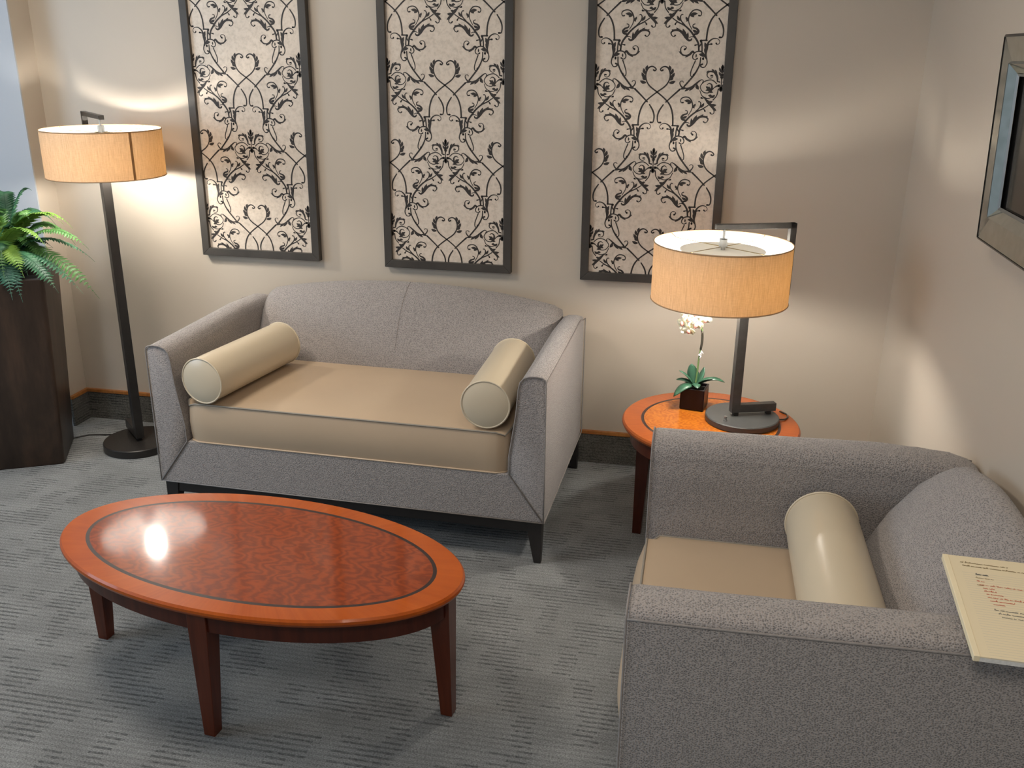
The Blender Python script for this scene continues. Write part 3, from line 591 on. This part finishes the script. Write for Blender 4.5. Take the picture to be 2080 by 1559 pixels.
# ================================================================== ORCHID
def orchid():
    cx,cy=.028,-.470; t=thing('potted_orchid','small cream orchid with green leaves in a dark cube pot on the side table','plant',(cx,cy,SZ),math.radians(-11))
    k=NT('dark_glazed_pot'); k.P('Base Color',(.006,.003,.0035)); k.P('Roughness',.28); k.P('Specular IOR Level',.25); pm=k.m
    h=.041; z=.078; bm=bmesh.new()
    def sq(q,zz): return [(-q,-q,zz),(q,-q,zz),(q,q,zz),(-q,q,zz)]
    loft(bm,[sq(h-.002,0),sq(h,.006),sq(h,z),sq(h-.006,z),sq(h-.006,z-.012),]); obj('pot',bm,pm,t,smooth=False,bev=.0025)
    bm=bmesh.new(); loft(bm,[sq(h-.007,z-.016),sq(h-.007,z-.011)]); obj('soil',bm,simple('dark_potting_moss',(.02,.016,.01),.95,var=.4,scale=60,bumps=.8),t,smooth=False)
    k=NT('orchid_leaf_green'); n=k.noise(k.co(),25,3); k.P('Base Color',k.ramp(n,[(.3,(.016,.055,.032)),(.7,(.030,.095,.050))])); k.P('Roughness',.4); lm=k.m
    def leaf(tip,wd,up=.02,droop=0):
        # broad strap leaf: arching midrib, cupped blade with thickness
        b=Vector((0,0,z)); tp=Vector(tip); mid=(b+tp)/2+Vector((0,0,up)); bm=bmesh.new(); rows=[]; N=10
        side=(tp-b).cross(Vector((0,0,1))); 
        if side.length<1e-4: side=Vector((1,0,0))
        side.normalize()
        if abs(Vector((tp-b)).normalized().z)>.93: side=Vector((1,.2,0)).normalized()
        for i in range(N+1):
            u=i/N; p=b*(1-u)**2+mid*2*u*(1-u)+tp*u*u
            wv=wd*(math.sin(PI*min(1,(u*.86+.12)))**.7)*(1 if u<.97 else .2)
            nrm=side.cross((tp-b).normalized())
            rows.append([p+side*wv*q*.5+nrm*(-abs(q)*wv*.16) for q in (-1,-.5,0,.5,1)])
        for off in (0,):
            vs=[[bm.verts.new(p) for p in r] for r in rows]
            for a,b2 in zip(vs,vs[1:]):
                for j in range(4): bm.faces.new((a[j],a[j+1],b2[j+1],b2[j]))
        o=obj('leaf',bm,lm,t); m=o.modifiers.new('thick','SOLIDIFY'); m.thickness=.0016
    for tip,wd,up in (((-.052,-.03,.135),.034,.025),((-.020,.014,.150),.042,.0),((.022,.02,.142),.032,.0),((-.062,-.02,.098),.034,.03),((-.058,-.066,.052),.044,.05),((.068,-.035,.125),.042,.03),((.098,.012,.100),.036,.05),((.02,-.06,.09),.03,.03)): leaf(tip,wd,up)
    stem=crom([(0,0,z-.01),(.004,0,.13),(.006,0,.18),(.012,0,.235),(.010,-.005,.275),(.000,-.012,.305),(-.02,-.018,.322),(-.045,-.02,.325)],6)
    tubeobj('stem',stem,[.0028]*len(stem),simple('orchid_stem',(.10,.16,.05),.6),t,8)
    k2=int(len(stem)*.36); tubeobj('support_sleeve',stem[k2:k2+10],.0040,simple('dark_stem_sleeve',(.025,.02,.012),.6),t,8)
    k=NT('orchid_petal_cream'); tr=k.n('ShaderNodeBsdfTranslucent'); tr.inputs[0].default_value=(.9,.88,.62,1); df=k.n('ShaderNodeBsdfDiffuse'); 
    k.put(df.inputs[0],k.ramp(k.noise(k.co(),60,2),[(.35,(.86,.84,.56)),(.65,(.92,.90,.80))]))
    mx=k.n('ShaderNodeMixShader'); mx.inputs[0].default_value=.3; k.t.links.new(df.outputs[0],mx.inputs[1]); k.t.links.new(tr.outputs[0],mx.inputs[2]); k.t.links.new(mx.outputs[0],k.t.nodes['Material Output'].inputs[0]); pmat=k.m
    lip=simple('orchid_lip_pink',(.60,.26,.22),.6,var=.25,scale=120); bud=simple('orchid_bud',(.85,.85,.70),.6)
    random.seed(4)
    def flower(p,nrm,r):
        nrm=Vector(nrm).normalized(); q=nrm.to_track_quat('Z','Y'); bm=bmesh.new()
        for a,l,wd in ((0,1.0,1.0),(180,1.0,1.0),(90,.95,.62),(215,.9,.55),(325,.9,.55)):
            an=math.radians(a); d=Vector((math.cos(an),math.sin(an),0)); s2=Vector((-d.y,d.x,0)); rows=[]
            for i in range(7):
                u=i/6; wv=r*wd*math.sin(PI*min(.97,u*.85+.1))**.6*.95
                rows.append([bm.verts.new(Vector(p)+q@(d*r*l*u+s2*wv*j*.5+Vector((0,0,.18*r*(abs(j)*.5+u*u*.9)+(0 if wd>.9 else -.001))))) for j in (-1,0,1)])
            for x,y in zip(rows,rows[1:]):
                for j in range(2): bm.faces.new((x[j],x[j+1],y[j+1],y[j]))
        o=obj('flower',bm,pmat,t); m=o.modifiers.new('thick','SOLIDIFY'); m.thickness=.0006
        bm=bmesh.new(); bmesh.ops.create_icosphere(bm,subdivisions=2,radius=r*.26)
        for v2 in bm.verts: v2.co=Vector(p)+q@(Vector((v2.co.x*1.1,v2.co.y*1.5-r*.12,v2.co.z+r*.22)))
        obj('flower_lip',bm,lip,o)
    for p,nr,r in (((.018,-.012,.318),(.3,-.8,-.2),.023),((-.010,-.022,.300),(.2,-.9,-.2),.026),((-.030,-.024,.318),(-.2,-.9,.2),.026),((-.052,-.020,.300),(-.6,-.8,-.1),.024),((-.030,-.026,.278),(-.1,-.9,-.4),.023),((-.012,-.018,.332),(0,-.7,.7),.024),((-.048,-.01,.328),(-.6,-.5,.6),.022)): flower(p,nr,r)
    for p,r in (((-.052,-.024,.268),.006),((-.060,-.018,.280),.005)):
        bm=bmesh.new(); bmesh.ops.create_icosphere(bm,subdivisions=2,radius=r); bmesh.ops.translate(bm,verts=bm.verts,vec=p); obj('bud',bm,bud,t)
    bm=bmesh.new()
    for dx,dz,a in ((0,0,20),(.003,.006,80),(-.003,.004,140),(.006,.012,50),(.001,-.006,100)):
        bmesh.ops.create_cube(bm,size=1,matrix=Matrix.Translation((.010+dx,-.005,.188+dz))@Matrix.Rotation(math.radians(a),4,'Y')@Matrix.Diagonal((.012,.003,.003,1)))
    obj('stem_clip',bm,simple('white_stem_clip',(.85,.85,.85),.5),t)
orchid()
# ================================================================== FERN IN TALL PLANTER
def fern():
    H=.772; cx,cy=-2.655,-.435; rz=math.radians(28)
    t=thing('potted_fern','bushy green fern in a tall tapered brown metal planter standing by the floor lamp','plant',(cx,cy,0),rz)
    k=NT('bronze_brown_planter'); n=k.noise(k.co((1,1,.35)),5,5,.65,.6); n2=k.noise(k.co((1,1,.15)),14,4,.7)
    k.P('Base Color',k.ramp(k.math('ADD',k.math('MULTIPLY',n,.6),k.math('MULTIPLY',n2,.4)),[(.35,(.026,.016,.011)),(.52,(.050,.031,.021)),(.74,(.115,.064,.040))])); k.P('Roughness',.42); k.P('Metallic',.25); k.bump(n,.2,.004); pm=k.m
    b,tp=.145,.184; bm=bmesh.new()
    def sq(q,zz,r=.018):
        o=[]
        for sx,sy in ((1,1),(-1,1),(-1,-1),(1,-1)):
            a0={(1,1):0,(-1,1):90,(-1,-1):180,(1,-1):270}[(sx,sy)]
            for j in range(5):
                an=math.radians(a0+j*22.5); o.append((sx*(q-r)+r*math.cos(an),sy*(q-r)+r*math.sin(an),zz))
        return o
    loft(bm,[sq(b-.004,0),sq(b,.006),sq(b+(tp-b)*.5,H*.5),sq(tp-.001,H-.01),sq(tp,H),sq(tp-.030,H,.012),sq(tp-.034,H-.07,.012)]); obj('planter',bm,pm,t,auto=.8)
    bm=bmesh.new(); bm.faces.new([bm.verts.new(p) for p in sq(tp-.034,H-.05,.012)]); obj('soil',bm,simple('planter_soil',(.015,.012,.008),.95,var=.4,scale=40),t,smooth=False)
    mats=[]
    for nm,a,b2 in (('fern_green_dark',(.020,.085,.045),(.045,.16,.075)),('fern_green_fresh',(.10,.22,.030),(.21,.36,.055)),('fern_green_mid',(.045,.14,.035),(.10,.24,.06)),('fern_blue_green',(.025,.10,.075),(.06,.18,.12))):
        k=NT(nm); cc=k.ramp(k.noise(k.co(),18,2),[(.3,a),(.7,b2)]); tr=k.n('ShaderNodeBsdfTranslucent'); k.put(tr.inputs[0],cc)
        k.P('Base Color',cc); k.P('Roughness',.5); mx=k.n('ShaderNodeMixShader'); mx.inputs[0].default_value=.25
        k.t.links.new(k.b.outputs[0],mx.inputs[1]); k.t.links.new(tr.outputs[0],mx.inputs[2]); k.t.links.new(mx.outputs[0],k.t.nodes['Material Output'].inputs[0]); mats.append(k.m)
    inv=(Matrix.Translation((cx,cy,0))@Matrix.Rotation(rz,4,'Z')).inverted()
    random.seed(11)
    def frond(tip,lift,wd,mi,base=None):
        b0=Vector(base) if base else Vector((cx+random.uniform(-.05,.05),cy+random.uniform(-.05,.05),H-.05)); tp2=Vector(tip)
        c1=b0+Vector(((tp2.x-b0.x)*.15,(tp2.y-b0.y)*.15,lift)); c2=b0.lerp(tp2,.62)+Vector((0,0,lift*.85+max(0,(tp2.z-b0.z))*.35-min(0,(tp2.z-b0.z))*.35))
        N=40; P=[]
        for i in range(N+1):
            u=i/N; P.append(inv@(b0*(1-u)**3+c1*3*u*(1-u)**2+c2*3*u*u*(1-u)+tp2*u**3))
        bm=bmesh.new(); tube(bm,P,[.0022*(1-.7*i/N) for i in range(N+1)],5)
        up=Vector((0,0,1))
        tw=random.uniform(-.35,.35)
        for i in range(5,N):
            u=i/N; tg=(P[i+1]-P[i-1]).normalized(); side=tg.cross(up)
            if side.length<.15: side=tg.cross(Vector((.3,-1,.2)))
            side.normalize(); nn=side.cross(tg).normalized()
            side=(side*math.cos(tw)+nn*math.sin(tw)).normalized(); nn=side.cross(tg).normalized()
            ln=wd*(math.sin(PI*min(1,(u-.08)*.80+.20))**.8)*(1.0 if u<.85 else max(.12,(1-u)/.15)); ln*=random.uniform(.9,1.08)
            lw=min(.0105,ln*.30)
            for s in (-1,1):
                d=(side*s+tg*.38+nn*random.uniform(-.12,.02)).normalized(); a=P[i]; q=tg
                m1=a+d*ln*.45-nn*ln*.03; e=a+d*ln-nn*ln*.16
                v=[bm.verts.new(x) for x in (a-q*lw*.45,m1-q*lw*.62,e,m1+q*lw*.62,a+q*lw*.45,m1+nn*lw*.25)]
                bm.faces.new((v[0],v[1],v[5])); bm.faces.new((v[1],v[2],v[5])); bm.faces.new((v[2],v[3],v[5])); bm.faces.new((v[3],v[4],v[5])); bm.faces.new((v[4],v[0],v[5]))
        me=bpy.data.meshes.new('frond'); bm.to_mesh(me); bm.free(); link('frond',me,mats[mi],t,smooth=False)
    F=[((-2.555,-.31,1.072),.10,.045,0),((-2.66,-.33,1.05),.12,.050,0),((-2.40,-.36,.955),.17,.046,1),((-2.385,-.33,.935),.20,.050,1),((-2.305,-.36,.862),.19,.050,2),((-2.40,-.47,.88),.20,.052,1),
       ((-2.262,-.40,.680),.22,.048,2),((-2.30,-.44,.706),.20,.052,0),((-2.36,-.50,.72),.20,.055,0),((-2.33,-.30,.80),.20,.050,0),
       ((-2.452,-.585,.700),.22,.052,3),((-2.478,-.605,.712),.20,.055,3),((-2.44,-.57,.790),.20,.052,1),((-2.50,-.60,.79),.22,.052,2),((-2.60,-.68,.76),.22,.052,3),((-2.55,-.66,.83),.22,.055,1),
       ((-2.64,-.72,.74),.22,.055,0),((-2.76,-.60,.80),.22,.055,2),((-2.80,-.50,.90),.22,.055,0),((-2.88,-.42,.85),.22,.055,2),((-2.84,-.30,.98),.2,.055,0),((-2.74,-.25,1.02),.2,.05,3),((-2.52,-.24,.92),.22,.05,0),((-2.60,-.50,.95),.16,.055,1),((-2.50,-.42,.98),.14,.052,2),((-2.45,-.40,.78),.22,.05,2),((-2.68,-.52,.93),.18,.055,0),((-2.42,-.28,.86),.22,.05,2),((-2.56,-.40,.90),.18,.05,0),((-2.62,-.44,.99),.12,.05,2)]
    for a in F: frond(*a)
    for j in range(16):
        an=j*2*PI/16; frond((cx+.20*math.cos(an),max(-.66,min(-.19,cy+.20*math.sin(an))),H+random.uniform(.0,.10)),.13,.045,random.choice((0,0,2,3)))
fern()
# ================================================================== NOTEPAD ON THE ARMCHAIR
def notepad():
    TL=Vector((.481,-1.918,.7330)); BL=Vector((.474,-2.190,.7035)); Wd=.205
    yv=(TL-BL); Hh=yv.length; yv.normalize(); xv=Vector((1,0,0)); xv=(xv-yv*xv.dot(yv)).normalized(); zv=xv.cross(yv)
    t=thing('notepad','cream lined notepad with red and brown handwriting resting on the armchair arm','notepad',BL)
    t.rotation_euler=Matrix((xv,yv,zv)).transposed().to_euler()
    th=.010
    pg=NT('cream_ruled_paper'); v=pg.co(); sx=pg.n('ShaderNodeSeparateXYZ'); pg.put(sx.inputs[0],v)
    fr=pg.math('FRACT',pg.math('DIVIDE',sx.outputs[1],.0064)); ln=pg.math('LESS_THAN',fr,.13); msk=pg.math('MULTIPLY',pg.math('LESS_THAN',sx.outputs[1],Hh-.045),pg.math('GREATER_THAN',sx.outputs[0],.024))
    pg.P('Base Color',pg.mix(pg.math('MULTIPLY',pg.math('MULTIPLY',ln,msk),.42),(.80,.68,.46),(.42,.42,.42))); pg.P('Roughness',.7)
    bm=bmesh.new(); B(bm,0,Wd,0,Hh,0,th*.8); obj('page_block',bm,simple('paper_edges',(.72,.70,.66),.8,var=.1,scale=200),t,smooth=False)
    bm=bmesh.new(); B(bm,0,Wd,0,Hh,th*.8,th); pgo=obj('top_page',bm,pg.m,t,smooth=False)
    bm=bmesh.new(); B(bm,-.0006,.009,-.0003,Hh+.0003,-.0004,th+.0006); obj('binding_strip',bm,simple('binding_tape_yellow',(.86,.74,.50),.6),t,smooth=False,bev=.0008)
    red=simple('red_ink',(.55,.10,.05),.7); br=simple('brown_ink',(.22,.15,.06),.7); gy=simple('grey_ink',(.12,.12,.11),.7)
    random.seed(8)
    def write(x,y,l,mat,amp=.0022,slope=-.03,bold=.00035):
        pts=[];n=int(l/.0011)
        ph=0
        for i in range(n):
            if random.random()<.13 and len(pts)>4:
                yield pts; pts=[]; continue
            tall=2.0 if random.random()<.16 else 1
            pts.append((x+i*.0011+random.uniform(-.0005,.0005),y+i*.0011*slope+(amp*tall if i%2 else -amp*.25)*random.uniform(.4,1.0)))
        if len(pts)>2: yield pts
    def lines(name,specs,mat):
        for x,y,l,b2 in specs:
            bm=bmesh.new()
            for pts in write(x,y,l,mat,bold=b2):
                if len(pts)<3: continue
                P2=crom([(a,b3,th+.0003) for a,b3 in pts],3); n=len(P2); L=[];R=[]
                for i in range(n):
                    tg=P2[min(i+1,n-1)]-P2[max(i-1,0)]
                    if tg.length<1e-7: tg=Vector((1,0,0))
                    tg.normalize(); nn=Vector((-tg.y,tg.x,0))*b2*1.25
                    L.append(bm.verts.new(P2[i]+nn)); R.append(bm.verts.new(P2[i]-nn))
                for i in range(n-1): bm.faces.new((L[i],R[i],R[i+1],L[i+1]))
            obj(name,bm,mat,t,smooth=False)
    T=Hh
    lines('brown_handwriting',[(.026,T-.020,.080,.0004),(.028,T-.030,.150,.0004),(.044,T-.063,.030,.0003),(.042,T-.084,.012,.0003)],br)
    lines('red_handwriting',[(.044,T-.073,.014,.0003),(.046,T-.083,.078,.0003),(.050,T-.092,.020,.00035),(.050,T-.100,.022,.00035),(.052,T-.108,.030,.00035),(.052,T-.117,.065,.00035),(.054,T-.126,.040,.00035),(.057,T-.135,.020,.00035)],red)
    lines('grey_handwriting',[(.046,T-.053,.022,.0007),(.056,T-.150,.070,.00035),(.060,T-.159,.090,.00035),(.064,T-.168,.034,.0003)],gy)
notepad()
